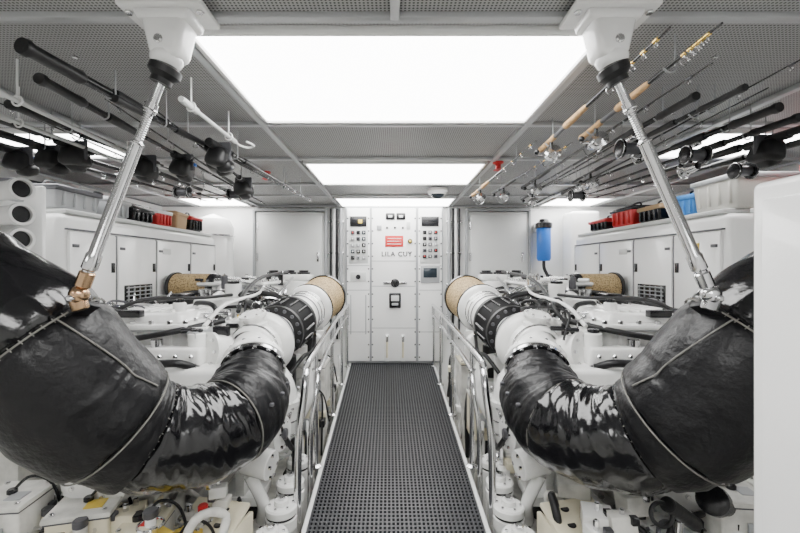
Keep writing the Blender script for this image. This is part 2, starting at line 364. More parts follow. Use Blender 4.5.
# ------------------------------------------------------------------ engines
def engine(flip):
    r=random.Random(5 if flip else 9); b=B()
    b.box((1.28,3.15,.42),(.70,2.35,.60),ENG,bev=.03,seg=3,top=(1.25,1))
    b.box((1.28,3.15,.02),(.50,2.2,.28),ENG,bev=.03,seg=3,top=(1.2,1))
    for y in (2.1,2.5,2.9,3.3,3.7,4.1): b.box((.90,y,.40),(.06,.05,.50),ENG,bev=.015,rot=(0,-.12,0)); b.box((1.66,y,.40),(.06,.05,.50),ENG,bev=.015,rot=(0,.12,0))
    for i in range(5):
        y=2.42+.42*i
        for x,a in ((.98,-.45),(1.66,.45)):
            b.box((x,y,.78),(.27,.37,.13),ENG,rot=(0,a,0),bev=.02,seg=3)
            b.box((x-math.sin(-a)*.07,y,.85),(.17,.27,.05),ENG,rot=(0,a,0),bev=.012,seg=3)
            for k in range(3): b.box((x-math.sin(-a)*.10,y-.08+k*.08,.878),(.14,.016,.02),ENG,rot=(0,a,0),bev=.004)
            for dy in (-.15,.15):
                for dx in (-.1,.1):
                    q=Vector((x+dx*math.cos(a),y+dy,.835-dx*math.sin(a))); b.cyl(q,q+Vector((math.sin(a),0,math.cos(a)))*.03,.013,STL,n=6)
            b.tube([(x-math.copysign(.1,-a)*-1,y+.05,.88),(x+math.copysign(.05,a)*-1,y+.05,.94),(1.3,y+.08,.93)],.012,BLK if i%2 else STL)
    # intake plenum
    cx,cy=1.43,2.48
    b.box((cx,cy,.83),(.52,.56,.16),ENG,bev=.03,seg=3)
    b.box((cx,cy,.90),(.62,.66,.03),ENG,bev=.01); b.box((cx,cy,.881),(.60,.64,.008),GRY,bev=0)
    b.box((cx,cy,.94),(.50,.54,.06),ENG,bev=.02,seg=3,top=(.86,.86))
    for k in range(6): b.box((cx-.155+k*.062,cy,.972),(.016,.40,.022),ENG,bev=.005)
    for k in range(5): b.box((cx-.2+k*.1,cy-.285,.83),(.02,.03,.12),ENG,bev=.005)
    for sx in (-.28,.28):
        for k in range(6): b.cyl((cx+sx,cy-.29+k*.116,.91),(cx+sx,cy-.29+k*.116,.935),.014,STL,n=6)
    for sy in (-.30,.30):
        for k in range(5): b.cyl((cx-.2+k*.1,cy+sy,.91),(cx-.2+k*.1,cy+sy,.935),.014,STL,n=6)
    b.cyl((1.26,2.34,.96),(1.26,2.34,1.02),.035,ENG); b.cyl((1.26,2.34,1.02),(1.26,2.34,1.04),.026,BLG)
    b.box((1.60,2.30,.965),(.07,.10,.05),BLG,bev=.01); b.box((1.45,2.20,.97),(.12,.05,.04),BLG,bev=.006)
    b.tube([(1.10,2.5,.86),(1.13,2.5,.98),(1.25,2.55,1.0),(1.3,2.6,.97)],.016,BLK); b.tube([(1.60,2.3,.98),(1.5,2.4,1.03),(1.3,2.7,1.02),(1.2,3.0,1.02)],.012,BLK)
    b.box((1.30,3.02,.92),(.36,.22,.16),ENG,bev=.03,seg=3); b.cyl((1.22,3.02,1.0),(1.22,3.02,1.10),.06,ENG); b.cyl((1.22,3.02,1.10),(1.22,3.02,1.12),.045,BLG); b.cyl((1.42,3.0,1.0),(1.42,3.0,1.06),.05,STL)
    b.box((1.08,3.05,.98),(.10,.16,.10),BLG,bev=.012); b.box((1.60,3.0,.98),(.12,.18,.10),BLG,bev=.012)
    # aftercooler
    b.box((1.37,3.78,.98),(.50,.85,.20),ENG,bev=.03,seg=3)
    b.box((1.37,3.78,1.085),(.56,.92,.025),ENG,bev=.008); b.box((1.37,3.78,1.068),(.54,.90,.008),GRY,bev=0)
    for k in range(9): b.box((1.37,3.39+k*.098,1.10),(.46,.02,.025),ENG,bev=.006)
    for k in range(5): b.box((1.17+k*.1,3.35,.98),(.02,.02,.16),GRY,bev=.004)
    for x in (1.12,1.62):
        for k in range(8): b.cyl((x,3.35+k*.12,1.09),(x,3.35+k*.12,1.12),.013,STL,n=6)
    b.box((1.0,4.15,.98),(.22,.4,.22),ENG,bev=.03); b.box((1.0,4.15,1.12),(.26,.3,.06),ENG,bev=.02)
    for x,y in ((.98,4.3),(1.15,4.38),(1.32,4.35)):
        b.cyl((x,y,1.0),(x,y,1.17),.07,BLK); b.cyl((x,y,1.17),(x,y,1.19),.05,BLG)
    for y in (3.05,3.15,3.25): b.tube([(.80,y,.93),(1.0,y+.1,1.04),(1.4,y+.35,1.12),(1.75,y+.55,1.12)],.010,STL)
    b.tube([(.9,2.9,.9),(.92,3.2,1.02),(1.0,3.9,1.12)],.014,STL)
    # turbo + filter assembly
    T0=Vector((.78,2.30,.775)); T1=Vector((.60,3.50,.98)); ax=(T1-T0).normalized()
    b.tube([(.73,2.06,.70),(.75,2.13,.74),T0-ax*.05,T0+ax*.05],.12,ENG,n=28)
    b.lathe((.735,2.08,.71),(.25,.8,.42),[(0,.08),(0,.160),(.03,.160),(.03,.08)],ENG,36); b.bolts((.745,2.10,.72),(.25,.8,.42),.145,12,STL,r=.011,h=.025)
    b.lathe(T0,ax,[(-.10,.12),(-.08,.14),(.0,.14),(.05,.155),(.13,.155),(.18,.12),(.24,.11)],ENG,40)
    b.ring(T0+ax*.05,ax,.135,.055,ENG,44,12); b.ring(T0+ax*.155,ax,.142,.008,DGR,40); b.ring(T0-ax*.06,ax,.142,.007,STL,40)
    b.tube([T0+ax*.05+Vector(q) for q in ((.0,0,.12),(.14,.02,.10),(.22,.05,.0),(.20,.08,-.2))],.048,ENG,n=20)
    b.lathe(T0+Vector((.02,-.02,.12)),(.1,-.25,1),[(0,.05),(0,.08),(.02,.08),(.025,.055),(.05,.055),(.055,.075),(.07,.075),(.07,.0)],ENG,28); b.bolts(T0+Vector((.028,-.04,.185)),(.1,-.25,1),.06,6,STL,r=.008)
    b.lathe(T0+Vector((.16,-.06,-.02)),(.6,-1,.2),[(0,0),(0,.09),(.10,.09),(.11,.105),(.13,.105),(.13,.0)],ENG,28); b.bolts(T0+Vector((.23,-.17,.0)),(.6,-1,.2),.085,8,STL,r=.009)
    b.lathe(T0+ax*.24,ax,[(0,.11),(.01,.165),(.035,.165),(.04,.145)]+[(.045+.015*k,.15+(.02 if k%2 else 0)) for k in range(1,10)]+[(.20,.15),(.21,.175),(.24,.175),(.25,.14)],BLK,40)
    b.bolts(T0+ax*.235,ax,.145,16,DGR,r=.012)
    for k in range(16):
        u=ax.orthogonal().normalized(); w=ax.cross(u); a=2*math.pi*k/16; q=T0+(u*math.cos(a)+w*math.sin(a))*.168+ax*.3
        b.cyl(q,q+ax*.14,.009,BLG,n=6)
    b.lathe(T0+ax*.50,ax,[(0,.13),(.0,.16),(.03,.165),(.08,.15),(.24,.15),(.27,.18),(.30,.185),(.31,.17)],ENG,44)
    for q in (.60,.66,.72): b.ring(T0+ax*q,ax,.15,.005,STL if q>.6 else DGR,40)
    b.lathe(T0+ax*.81,ax,[(0,.17),(.0,.178),(.36,.178),(.36,.17)],TAN,60)
    b.lathe(T0+ax*1.16,ax,[(0,.17),(0,.188),(.03,.188),(.05,.17),(.06,0)],BLG,44); b.ring(T0+ax*.82,ax,.18,.008,BLG,40)
    # outer filter
    b.lathe((1.52,3.45,1.05),(1,.15,0),[(0,0),(0,.11),(.03,.125),(.05,.125)],BLG,40)
    b.lathe((1.57,3.457,1.05),(1,.15,0),[(0,.118),(.34,.118)],TAN,50); b.lathe((1.905,3.51,1.05),(1,.15,0),[(0,.12),(.0,.13),(.03,.13),(.05,.09),(.05,0)],BLG,40)
    b.tube([(1.53,3.45,1.05),(1.45,3.4,1.03),(1.40,3.25,.98),(1.38,3.05,.94)],.07,ENG,n=20)
    # front gear case
    b.lathe((1.25,2.02,.34),(0,-1,0),[(-.05,0),(-.05,.34),(0,.36),(.04,.36),(.05,.31),(.10,.28),(.12,.15),(.16,.14),(.16,0)],ENG,56)
    b.bolts((1.25,1.975,.34),(0,-1,0),.335,22,STL,r=.013,h=.02)
    for k in range(8):
        a=k*math.pi/4; b.box((1.25+.20*math.cos(a),1.93,.34+.20*math.sin(a)),(.16,.04,.02),ENG,rot=(0,-a,0),bev=.006)
    b.box((1.20,2.10,.76),(.40,.10,.10),ENG,bev=.02,seg=3)
    for k in range(5): b.cyl((1.04+k*.08,2.05,.77),(1.04+k*.08,2.03,.77),.012,STL,n=6)
    b.cyl((1.05,2.12,.80),(1.05,2.12,.88),.045,ENG); b.cyl((1.05,2.12,.88),(1.05,2.12,.90),.03,BLG); b.cyl((1.25,2.10,.80),(1.25,2.10,.85),.03,STL); b.cyl((1.62,2.12,.72),(1.62,2.02,.72),.07,ENG); b.bolts((1.62,2.02,.72),(0,-1,0),.05,6,STL)
    b.box((.90,2.30,.50),(.2,.3,.30),ENG,bev=.03,seg=3,rot=(0,.15,0))
    # aisle-side elbows with clamp bands
    b.tube([(.76,2.36,.66),(.66,2.34,.52),(.645,2.36,.32),(.72,2.46,.12),(.86,2.6,.05)],.075,ENG,n=18)
    for q,a2 in (((.65,2.34,.46),(0,.1,-1)),((.70,2.44,.17),(.4,.4,-.8))):
        b.lathe(q,a2,[(0,.05),(0,.105),(.025,.105),(.025,.05)],ENG,30); b.bolts(q,a2,.092,8,STL,r=.009,h=.04)
    b.ring((.645,2.36,.34),(0,.1,-1),.077,.006,STL); b.ring((.645,2.37,.27),(.1,.2,-1),.077,.006,STL)
    b.tube([(.78,2.95,.55),(.64,2.95,.50),(.62,2.85,.32),(.72,2.8,.1)],.05,ENG,n=16)
    b.tube([(.80,3.6,.6),(.68,3.6,.55),(.66,3.5,.3),(.7,3.4,.1)],.05,ENG,n=16)
    for y in (2.75,3.1,3.45,3.85):
        b.cyl((.74,y,.38),(.74,y,.62),.06,r.choice([ENG,ENG,BLK]),n=24); b.cyl((.74,y,.62),(.74,y,.65),.045,STL,n=8)
        b.box((.76,y,.30),(.13,.13,.12),ENG,bev=.02)
    b.cyl((.80,2.2,.33),(.60,2.15,.33),.09,ENG,n=28); b.bolts((.60,2.15,.33),(-1,0,0),.07,6,STL); b.cyl((.60,2.15,.33),(.58,2.15,.33),.03,DGR)
    b.cyl((.74,1.98,.28),(.60,1.95,.26),.07,ENG,n=28); b.bolts((.60,1.95,.26),(-1,0,0),.055,6,STL); b.tube([(.72,1.98,.2),(.66,2.0,.05),(.7,2.1,-.1)],.03,ENG)
    # accessory drive belt and pulleys beside the gear case
    for (px,pz,pr) in ((1.62,.50,.09),(1.50,.72,.05)):
        b.lathe((px,1.97,pz),(0,-1,0),[(0,0),(0,pr),(.01,pr),(.02,pr*.85),(.03,pr),(.04,pr),(.04,.02),(.05,.02),(.05,0)],DGR,28)
    b.tube([(1.71,1.945,.50),(1.66,1.945,.60),(1.55,1.945,.74),(1.50,1.945,.775),(1.45,1.945,.73),(1.50,1.945,.60),(1.54,1.945,.46),(1.62,1.945,.41),(1.71,1.945,.50)],.010,BLK,n=8)
    hs=[([(.86,2.5,.98),(.95,2.6,1.0),(1.08,2.9,1.0),(1.05,3.2,.97),(.85,3.3,.95)],.020,BLK),
        ([(1.78,2.3,.80),(1.74,2.15,.86),(1.5,2.08,.84),(1.2,2.12,.88),(.98,2.3,.92)],.016,BLK),
        ([(.72,2.8,.93),(.9,2.95,1.02),(1.3,3.18,1.02),(1.7,3.15,1.0),(1.8,2.9,.8)],.022,BLK),
        ([(1.75,2.5,.5),(1.85,2.6,.85),(1.8,3.0,.98),(1.82,3.6,.9)],.028,BLK),
        ([(.70,2.55,.5),(.62,2.7,.62),(.62,3.0,.60),(.66,3.3,.7)],.014,BLK),
        ([(1.0,2.05,.7),(1.1,1.98,.75),(1.35,1.96,.72),(1.5,2.02,.6),(1.6,2.0,.4)],.02,BLK),
        ([(.66,2.2,.2),(.60,2.3,.4),(.63,2.5,.45),(.7,2.9,.35)],.012,STL),
        ([(.66,2.1,.5),(.58,2.2,.25),(.62,2.5,.15),(.70,3.3,.2)],.014,BLK),
        ([(1.05,2.2,.90),(1.02,2.4,1.0),(1.0,2.9,1.03),(1.08,3.3,1.07)],.012,ENG),
        ([(.98,2.5,.95),(1.05,2.8,1.05),(1.1,3.3,1.14),(1.05,3.9,1.18)],.014,BLK),
        ([(1.70,2.6,.92),(1.68,2.9,1.0),(1.70,3.3,.98),(1.72,4.0,1.0)],.020,BLK)]
    for p,rr,m in hs:
        b.tube(p,rr,m,n=10,res=8)
        Q=catmull(p,8)
        for i in (2,len(Q)-3): b.ring(Q[i],Q[i+1]-Q[i-1],rr+.001,.004,STL,16,5)
    for k in range(36):
        y=2.1+r.random()*2; x=r.choice([.9,1.02,1.62,1.74])+r.uniform(-.04,.04)
        p=[(x,y,.84),(x+r.uniform(-.1,.1),y+.1,.96+r.random()*.08),(x+r.uniform(-.15,.15),y+.25,.98),(x+r.uniform(-.2,.2),y+.4,.86)]
        b.tube(p,r.choice([.005,.007,.011]),r.choice([BLK,BLK,STL,DGR]),n=8)
    for k in range(100):
        x=r.uniform(.88,1.82); y=r.uniform(2.1,4.2)
        if 1.1<x<1.75 and y<2.85: x=r.choice([.95,1.05,1.78])+r.uniform(-.04,.04)
        z=.87 if not(1.1<x<1.64 and y>3.2) else 1.1
        t=r.random()
        if t<.4: h=r.uniform(.02,.06); b.cyl((x,y,z-.05),(x,y,z+h),r.uniform(.010,.028),r.choice([STL,ENG,BLG,DGR]),n=12); b.cyl((x,y,z+h),(x,y,z+h+.012),.010,STL,n=6)
        elif t<.7: b.box((x,y,z),(r.uniform(.03,.09),r.uniform(.03,.09),r.uniform(.03,.07)),r.choice([ENG,ENG,BLG,GRY]),bev=.005,rot=(0,0,r.uniform(-.3,.3)))
        else: b.cyl((x-.03,y,z+.02),(x+.04,y+r.uniform(-.05,.05),z+.02),r.uniform(.01,.02),r.choice([BLG,STL,ENG]),n=10)
    for k in range(5):
        x=r.choice([.92,1.7]); y=r.uniform(2.3,3.6); b.box((x,y,.93),(.03,.04,.03),r.choice([YEL,RED,BLU,YEL]),bev=.004)
    for y in (2.15,3.1,4.1):
        for x in (.80,1.76): b.box((x,y,.02),(.22,.2,.05),ENG,bev=.01); b.box((x,y,.12),(.05,.18,.2),ENG,bev=.01); b.cyl((x,y,-.10),(x,y,.0),.08,BLK); b.cyl((x,y,0),(x,y,.10),.018,STL)
    b.finish('marine_engine',flip)
engine(False); engine(True)
def gearbox(flip):
    b=B()
    b.lathe((1.25,1.84,.34),(0,-1,0),[(0,0),(0,.24),(.06,.24),(.10,.16),(.18,.14),(.20,.10),(.20,0)],ENG,44)
    b.bolts((1.25,1.78,.34),(0,-1,0),.21,14,STL); b.bolts((1.25,1.64,.34),(0,-1,0),.075,6,STL)
    for k in range(6):
        a=k*math.pi/3; b.box((1.25+.15*math.cos(a),1.74,.34+.15*math.sin(a)),(.12,.08,.018),ENG,rot=(0,-a,0),bev=.005)
    b.finish('gearbox',flip)
gearbox(False); gearbox(True)
for fl in (False,True):
    b=B()
    for x in (.76,1.76):
        b.box((x,2.55,-.34),(.09,5.0,.30),DIRT,bev=.01); b.box((x,2.55,-.17),(.20,5.0,.04),DIRT,bev=.008)
    for y in (.5,1.05,1.55,2.6,3.6,4.6): b.box((1.26,y,-.34),(.95,.06,.26),DIRT,bev=.01)
    for k in range(22): b.cyl((.70,.5+k*.2,-.15),(.70,.5+k*.2,-.135),.014,STL,n=6)
    b.finish('engine_bed',fl)
for fl in (False,True):
    for (x,y,z,rr) in ((.560,1.80,.02,.078),(.565,1.99,.04,.078),(.575,2.20,.05,.075),(.59,2.44,.05,.07)):
        b=B()
        b.lathe((x,y,ZF),(0,0,1),[(0,0),(0,rr*.85),(z-ZF-.10,rr*.85),(z-ZF-.10,rr),(z-ZF-.05,rr),(z-ZF-.045,rr*.85),(z-ZF-.03,rr*.85),(z-ZF-.03,rr),(z-ZF,rr),(z-ZF+.008,rr*.9),(z-ZF+.008,rr*.45),(z-ZF+.03,rr*.42),(z-ZF+.03,0)],ENG,32)
        b.ring((x,y,z-.04),(0,0,1),rr*.86,.006,BLK)
        b.cyl((x,y,z+.03),(x,y,z+.05),.02,STL,n=6); b.bolts((x,y,z+.005),(0,0,1),rr*.72,6,STL,r=.007)
        b.finish('fluid_filter',fl)
# ------------------------------------------------------------------ bilge equipment
def bracket(flip):
    b=B()
    b.box((.80,1.70,.12),(.26,.26,.02),CREAM,rot=(.35,.0,.2),bev=.004); b.box((.68,1.68,.0),(.02,.28,.24),CREAM,rot=(0,0,.2),bev=.004)
    for k in range(3): b.cyl((.662,1.60+k*.08,.02),(.675,1.60+k*.08,.02),.022,BLG,n=16)
    for k in range(3):
        for j in range(2):
            y=1.63+k*.07; b.cyl((.75+.09*j,y,.128+(y-1.70)*.36),(.75+.09*j,y,.136+(y-1.70)*.36),.02,BLG,n=16)
    b.box((.80,1.72,-.22),(.16,.2,.56),DIRT,bev=.01)
    b.finish('mounting_bracket',flip)
bracket(False); bracket(True)
def jbox(name,c,d,m,lid,rot=0,tag=YEL):
    b=B(); b.box(c,d,m,rot=(0,0,rot),bev=.008,seg=3,top=(.96,.96))
    zt=c[2]+d[2]/2
    b.box((c[0],c[1],zt),(d[0]*1.05,d[1]*1.05,.020),lid,rot=(0,0,rot),bev=.004); b.box((c[0],c[1],zt-.014),(d[0]*1.0,d[1]*1.0,.006),DGR,rot=(0,0,rot),bev=0)
    for sx in (-.4,.4):
        for sy in (-.4,.4):
            q=Vector((sx*d[0],sy*d[1],0)); q.rotate(Euler((0,0,rot))); b.cyl((c[0]+q.x,c[1]+q.y,zt+.01),(c[0]+q.x,c[1]+q.y,zt+.020),.010,STL,n=8)
    b.cyl((c[0],c[1],zt+.01),(c[0],c[1],zt+.03),.018,BLG); b.box((c[0]+d[0]*.2,c[1]-d[1]*.1,zt+.012),(d[0]*.3,d[1]*.3,.005),tag,rot=(0,0,rot),bev=.001)
    b.box((c[0]+d[0]*.1,c[1]-d[1]/2-.006,c[2]),(d[0]*.4,.008,d[2]*.35),tag,rot=(0,0,rot),bev=.002)
    b.tube([(c[0],c[1],zt+.02),(c[0]+.04,c[1]+.04,zt+.06),(c[0]+.1,c[1]+.08,zt),(c[0]+.14,c[1]+.1,zt-.2)],.006,BLK,n=8)
    b.box((c[0],c[1],(c[2]-d[2]/2+ZF)/2),(d[0]*.7,d[1]*.7,max(.02,c[2]-d[2]/2-ZF)),DIRT,rot=(0,0,rot),bev=.01)
    b.finish(name)
jbox('battery_box',(-1.24,1.62,.17),(.22,.20,.20),CREAM,DIRT,.25)
jbox('battery_box',(-1.00,1.60,.13),(.15,.18,.16),DIRT,CREAM,.1,RED)
jbox('battery_box',(-.86,1.58,.08),(.10,.16,.12),CREAM,YEL,-.2)
jbox('junction_box',(-1.55,1.62,.20),(.20,.2,.2),DIRT,DIRT,.1,GRY)
jbox('junction_box',(1.36,1.62,.22),(.20,.2,.20),DIRT,DIRT,-.1,GRY)
jbox('junction_box',(1.12,1.62,.10),(.16,.2,.12),DIRT,LGR,.2,GRY)
jbox('junction_box',(1.62,1.65,.2),(.2,.2,.2),DIRT,DIRT,.0)
jbox('electric_pump_box',(-.64,2.95,.10),(.12,.22,.30),CREAM,DIRT,.0,GRY)
jbox('electric_pump_box',(.62,3.0,.12),(.13,.22,.30),CREAM,DIRT,.0,GRY)
jbox('electric_pump_box',(-.66,3.5,.22),(.14,.3,.34),DIRT,DIRT,.0,GRY)
jbox('electric_pump_box',(.64,3.6,.22),(.14,.3,.34),DIRT,CREAM,.0,GRY)
for fl in (False,True):
    r=random.Random(21 if fl else 4)
    b=B(); MM=[DIRT,ENG,CREAM,DIRT] if fl else [DIRT,ENG,LGR,DIRT]
    for k in range(34):
        x=r.uniform(.72,1.7); y=r.uniform(1.45,1.85)
        pts=[(x,y,-.3)]
        for j in range(3): x+=r.uniform(-.2,.2); y+=r.uniform(-.1,.15); pts.append((min(max(x,.70),1.85),min(max(y,1.45),1.95),r.uniform(-.1,.22)))
        pts.append((min(max(x+r.uniform(-.3,.3),.70),1.85),1.9,-.15))
        rr=r.choice([.005,.008,.012,.018]); b.tube(pts,rr,r.choice([BLK,BLK,DIRT]) if rr>.008 else r.choice([BLK,BLK,STL,DGR]),n=10)
    for k in range(26):
        x=r.uniform(.72,1.8); y=r.uniform(1.5,1.88); z=r.uniform(.0,.26)
        b.cyl((x,y,-.3),(x,y,z),r.uniform(.02,.045),r.choice(MM+[DGR]),n=20); b.cyl((x,y,z),(x,y,z+.03),r.uniform(.012,.03),r.choice([BLG,STL,STL,RED if k%5==0 else DGR]),n=10)
        b.ring((x,y,z-.03),(0,0,1),.045,.006,STL,20,6)
    for k in range(34):
        x=r.uniform(.72,1.8); y=r.uniform(1.5,1.9); z=r.uniform(-.05,.25); s1=r.uniform(.05,.14)
        b.box((x,y,z),(s1,r.uniform(.05,.12),r.uniform(.02,.10)),YEL if k in (3,14) and fl else r.choice(MM),rot=(r.uniform(-.2,.2),r.uniform(-.2,.2),r.uniform(-.6,.6)),bev=.005)
        b.cyl((x,y,z),(x,y,z+.07),.011,STL,n=6); b.box((x+.03,y-.03,z+.04),(.03,.03,.03),r.choice([BLG,DGR,STL]),bev=.004)
    for k in range(6):
        x=.8+k*.18; b.box((x,1.75,-.05),(.03,.36,.40),DIRT,rot=(r.uniform(-.1,.1),r.uniform(-.3,.3),r.uniform(-.2,.2)),bev=.006)
    for k in range(24):
        y=r.uniform(2.2,4.5); x=r.uniform(.56,.68)
        b.tube([(x,y,-.3),(x,y+.05,r.uniform(-.05,.2)),(x+.05,y+.2,r.uniform(0,.25)),(x+.02,y+.35,-.3)],r.choice([.008,.012,.02]),r.choice([BLK,BLK,STL,ENG,ENG]+([RED] if k%4==0 else [])),n=8)
        if k%2: b.box((x,y,r.uniform(-.1,.12)),(.06,.08,.06),r.choice([ENG,CREAM,GRY,BLG]),bev=.006)
    b.finish('bilge_piping',fl)
b=B(); b.cyl((1.20,1.60,.2),(1.02,1.50,.34),.028,BLK); b.lathe((1.28,1.56,.30),(-.5,-.3,.3),[(0,0),(0,.04),(.08,.04),(.08,.055),(.11,.055),(.12,.035),(.12,0)],BLG); b.ring((1.0,1.50,.30),(0,-1,.3),.04,.008,BLK); b.cyl((1.1,1.55,.25),(1.1,1.6,-.5),.018,STL); b.finish('bilge_valve')
# ------------------------------------------------------------------ handrails
for fl in (False,True):
    b=B()
    x1=.585 if fl else .475; xn=.47
    def rail(z,yn,r):
        b.tube([(xn+.02,yn-.12,-.25),(xn+.02,yn-.09,z*.45),(xn,yn-.05,z-.14),(xn,yn+.02,z-.03),(xn,yn+.12,z),(xn+(x1-xn)*.5,3.4,z+.02),(x1,4.9,z+.03),(x1,4.97,z),(x1,4.98,z-.10)],r,STL,n=14,res=10)
    rail(.72,2.12,.019); rail(.60,2.42,.015)
    for y in (2.45,3.3,4.15,4.9):
        x=xn+(x1-xn)*(y-2.1)/2.8
        b.cyl((x,y,-.2),(x,y,.73),.014,STL,n=14); b.lathe((x,y,-.0),(0,0,1),[(0,.015),(0,.035),(.012,.035),(.02,.015)],STL)
        b.ring((x,y,.60),(0,0,1),.02,.006,STL,16,6)
    b.finish('handrail',fl)
b=B(); b.box((1.18,.58,.465),(.64,.78,1.93),WHT,bev=.018,seg=3)
b.box((.857,.58,.465),(.012,.70,1.84),WHT,bev=.005)
b.finish('equipment_cabinet')
# ------------------------------------------------------------------ fishing rods
def frod(p0,p1,style='black',thick=.012,reel=None,grip=BLK,name='fishing_rod',flip=False,guides=True,rt=.22):
    b=B(); p0=Vector(p0);p1=Vector(p1); ax=(p1-p0).normalized(); L=(p1-p0).length
    b.lathe(p0,ax,[(0,0),(0,thick*1.5),(.015,thick*1.7),(.03,thick*1.35),(.16,thick*1.3),(.20,thick*1.5),(.22,thick)],grip,16)
    b.lathe(p0+ax*.21,ax,[(0,thick*1.05),(.14,thick*1.05)],DGR if style!='black' else BLG,14)
    b.lathe(p0+ax*.35,ax,[(0,thick*.8),(0,thick*1.5),(.02,thick*1.6),(.2,thick*1.2),(.22,thick*.8)],grip,16)
    b.lathe(p0+ax*.56,ax,[(0,thick*.85),(L-.56,thick*.3),(L-.56,0)],BLG,10)
    side=Vector((0,0,-1))
    if guides:
        for k in range(5):
            t=.75+(L-.8)*(k/4.2)**.9
            if t<L-.02:
                q=p0+ax*t; rr=.013-.0018*k; b.ring(q+side*(rr+.010),ax,rr,.0018,STL,14,5); b.cyl(q,q+side*.010,.0025,STL,n=6,bev=.0005)
                b.cyl(q-ax*.012,q+ax*.012,thick*.65,GOLD if style!='black' else DGR,n=10)
    q=p0+ax*(rt+.06)+side*.075
    if reel=='open':
        x=Vector((1,0,0)); b.cyl(q-x*.04,q+x*.04,.028,DGR,n=24)
        for s in (-1,1): b.lathe(q+x*.04*s,x*s,[(0,0),(0,.045),(.012,.045),(.018,.03),(.018,0)],BLG,28); b.ring(q+x*.052*s,x,.044,.0025,GOLD if style!='black' else STL,24,5)
        b.cyl(q+x*.055,q+x*.08,.008,STL); b.box(q+x*.08+Vector((0,.03,0)),(.01,.08,.014),STL,bev=.003); b.cyl(q+x*.08+Vector((0,.065,0)),q+x*.11+Vector((0,.065,0)),.012,BLG)
        b.box(q-side*.05,(.02,.07,.02),STL,bev=.004)
    if reel=='spin':
        b.cyl(q-side*.07,q,.008,BLG); b.lathe(q-ax*.05,ax,[(0,0),(0,.02),(.03,.028),(.05,.032),(.055,.02),(.09,.02),(.095,.033),(.105,.033),(.11,0)],STL,24)
        b.tube([q+Vector((.035,0,0)),q+Vector((.045,.06,-.02)),q+Vector((0,.07,-.045)),q+Vector((-.04,.05,-.01))],.003,STL,n=6); b.tube([q,q+Vector((-.07,0,0)),q+Vector((-.08,-.05,0))],.005,STL,n=6); b.ball(q+Vector((-.09,-.05,0)),.013,BLG)
    if reel=='cover':
        q=p0+ax*(rt+.06)+side*.055
        rr=random.Random(int(p0.x*1000)); sx=rr.uniform(-.03,.03)
        b.box(q,(.12,.15,.11),BLK,bev=.035,seg=4,top=(.75,.8),rot=(0,rr.uniform(-.3,.3),rr.uniform(-.3,.3)))
        b.box(q+side*.045+Vector((sx,.01,0)),(.08,.09,.06),BLK,bev=.025,seg=3,rot=(rr.uniform(-.4,.4),rr.uniform(-.4,.4),0))
        b.cyl(q-ax*.11-side*.05,q+ax*.11-side*.05,.022,BLK); b.box(q-side*.03,(.125,.020,.10),DGR,bev=.008); b.box(q+Vector((.064,.02,.02)),(.012,.025,.018),rr.choice([RED,LGR,BLU,BLK]),bev=.004)
    for t in (.12,.75):
        h=p0+ax*L*t
        b.tube([Vector((h.x+.02,h.y,ZC-.002)),Vector((h.x+.021,h.y,h.z+.02)),Vector((h.x+.02,h.y,h.z-.012)),Vector((h.x,h.y,h.z-.02)),Vector((h.x-.02,h.y,h.z-.005))],.0032,GRY,n=6)
    b.finish(name,flip)
frod((.80,2.2,1.87),(.77,1.12,1.90),'gold',.010,'spin',CORK,rt=.1)
frod((.70,3.6,1.87),(.74,2.1,1.89),'gold',.010,'spin',CORK)
frod((.93,2.0,1.87),(.90,1.10,1.90),'gold',.010,'spin',CORK,rt=.1)
frod((.86,3.5,1.87),(.93,2.1,1.88),'gold',.009,'spin',BLK)
frod((1.02,3.2,1.86),(1.03,1.3,1.89),'black',.010,'spin')
frod((1.13,1.50,1.87),(1.12,3.3,1.87),'black',.011,'open',rt=.36)
frod((1.27,1.45,1.88),(1.22,3.5,1.88),'black',.009,'spin',rt=.5)
frod((1.52,1.58,1.86),(1.38,3.6,1.86),'black',.013,'open',rt=.35)
frod((1.68,1.66,1.85),(1.54,3.6,1.86),'black',.012,'spin',rt=.5)
frod((1.84,1.75,1.85),(1.66,3.7,1.86),'black',.014,'cover',rt=.15)
frod((1.42,3.4,1.85),(1.40,1.5,1.90),'black',.008,'open')
frod((1.17,3.7,1.85),(1.19,1.6,1.90),'black',.008,'spin')
frod((1.33,3.0,1.86),(1.33,1.25,1.91),'black',.007,'spin')
frod((2.0,1.9,1.84),(1.82,3.7,1.86),'black',.013,'open',rt=.3)
frod((-1.15,1.23,1.91),(-.84,4.0,1.88),'black',.017,None,guides=False)
frod((-1.23,1.38,1.88),(-1.33,4.1,1.87),'black',.013,'cover',rt=.95)
frod((-1.05,1.5,1.86),(-.82,3.6,1.87),'black',.010,'cover',rt=.65)
frod((-.93,2.05,1.86),(-.80,3.9,1.87),'black',.011,'cover',rt=.0)
frod((-1.50,1.55,1.86),(-1.42,3.8,1.87),'black',.012,'cover',rt=.75)
frod((-1.70,1.68,1.86),(-1.55,3.8,1.87),'black',.012,'cover',rt=.35)
frod((-1.88,1.85,1.86),(-1.68,3.9,1.87),'black',.014,'cover',rt=.25)
frod((-2.04,1.95,1.85),(-1.84,3.9,1.87),'black',.014,'cover',rt=.15)
frod((-1.12,3.0,1.86),(-1.0,1.6,1.89),'black',.009,'cover',rt=.0)
frod((-1.60,3.3,1.86),(-1.62,1.6,1.90),'black',.008,'open')
frod((-1.26,3.4,1.86),(-1.16,1.6,1.90),'black',.008,'open')
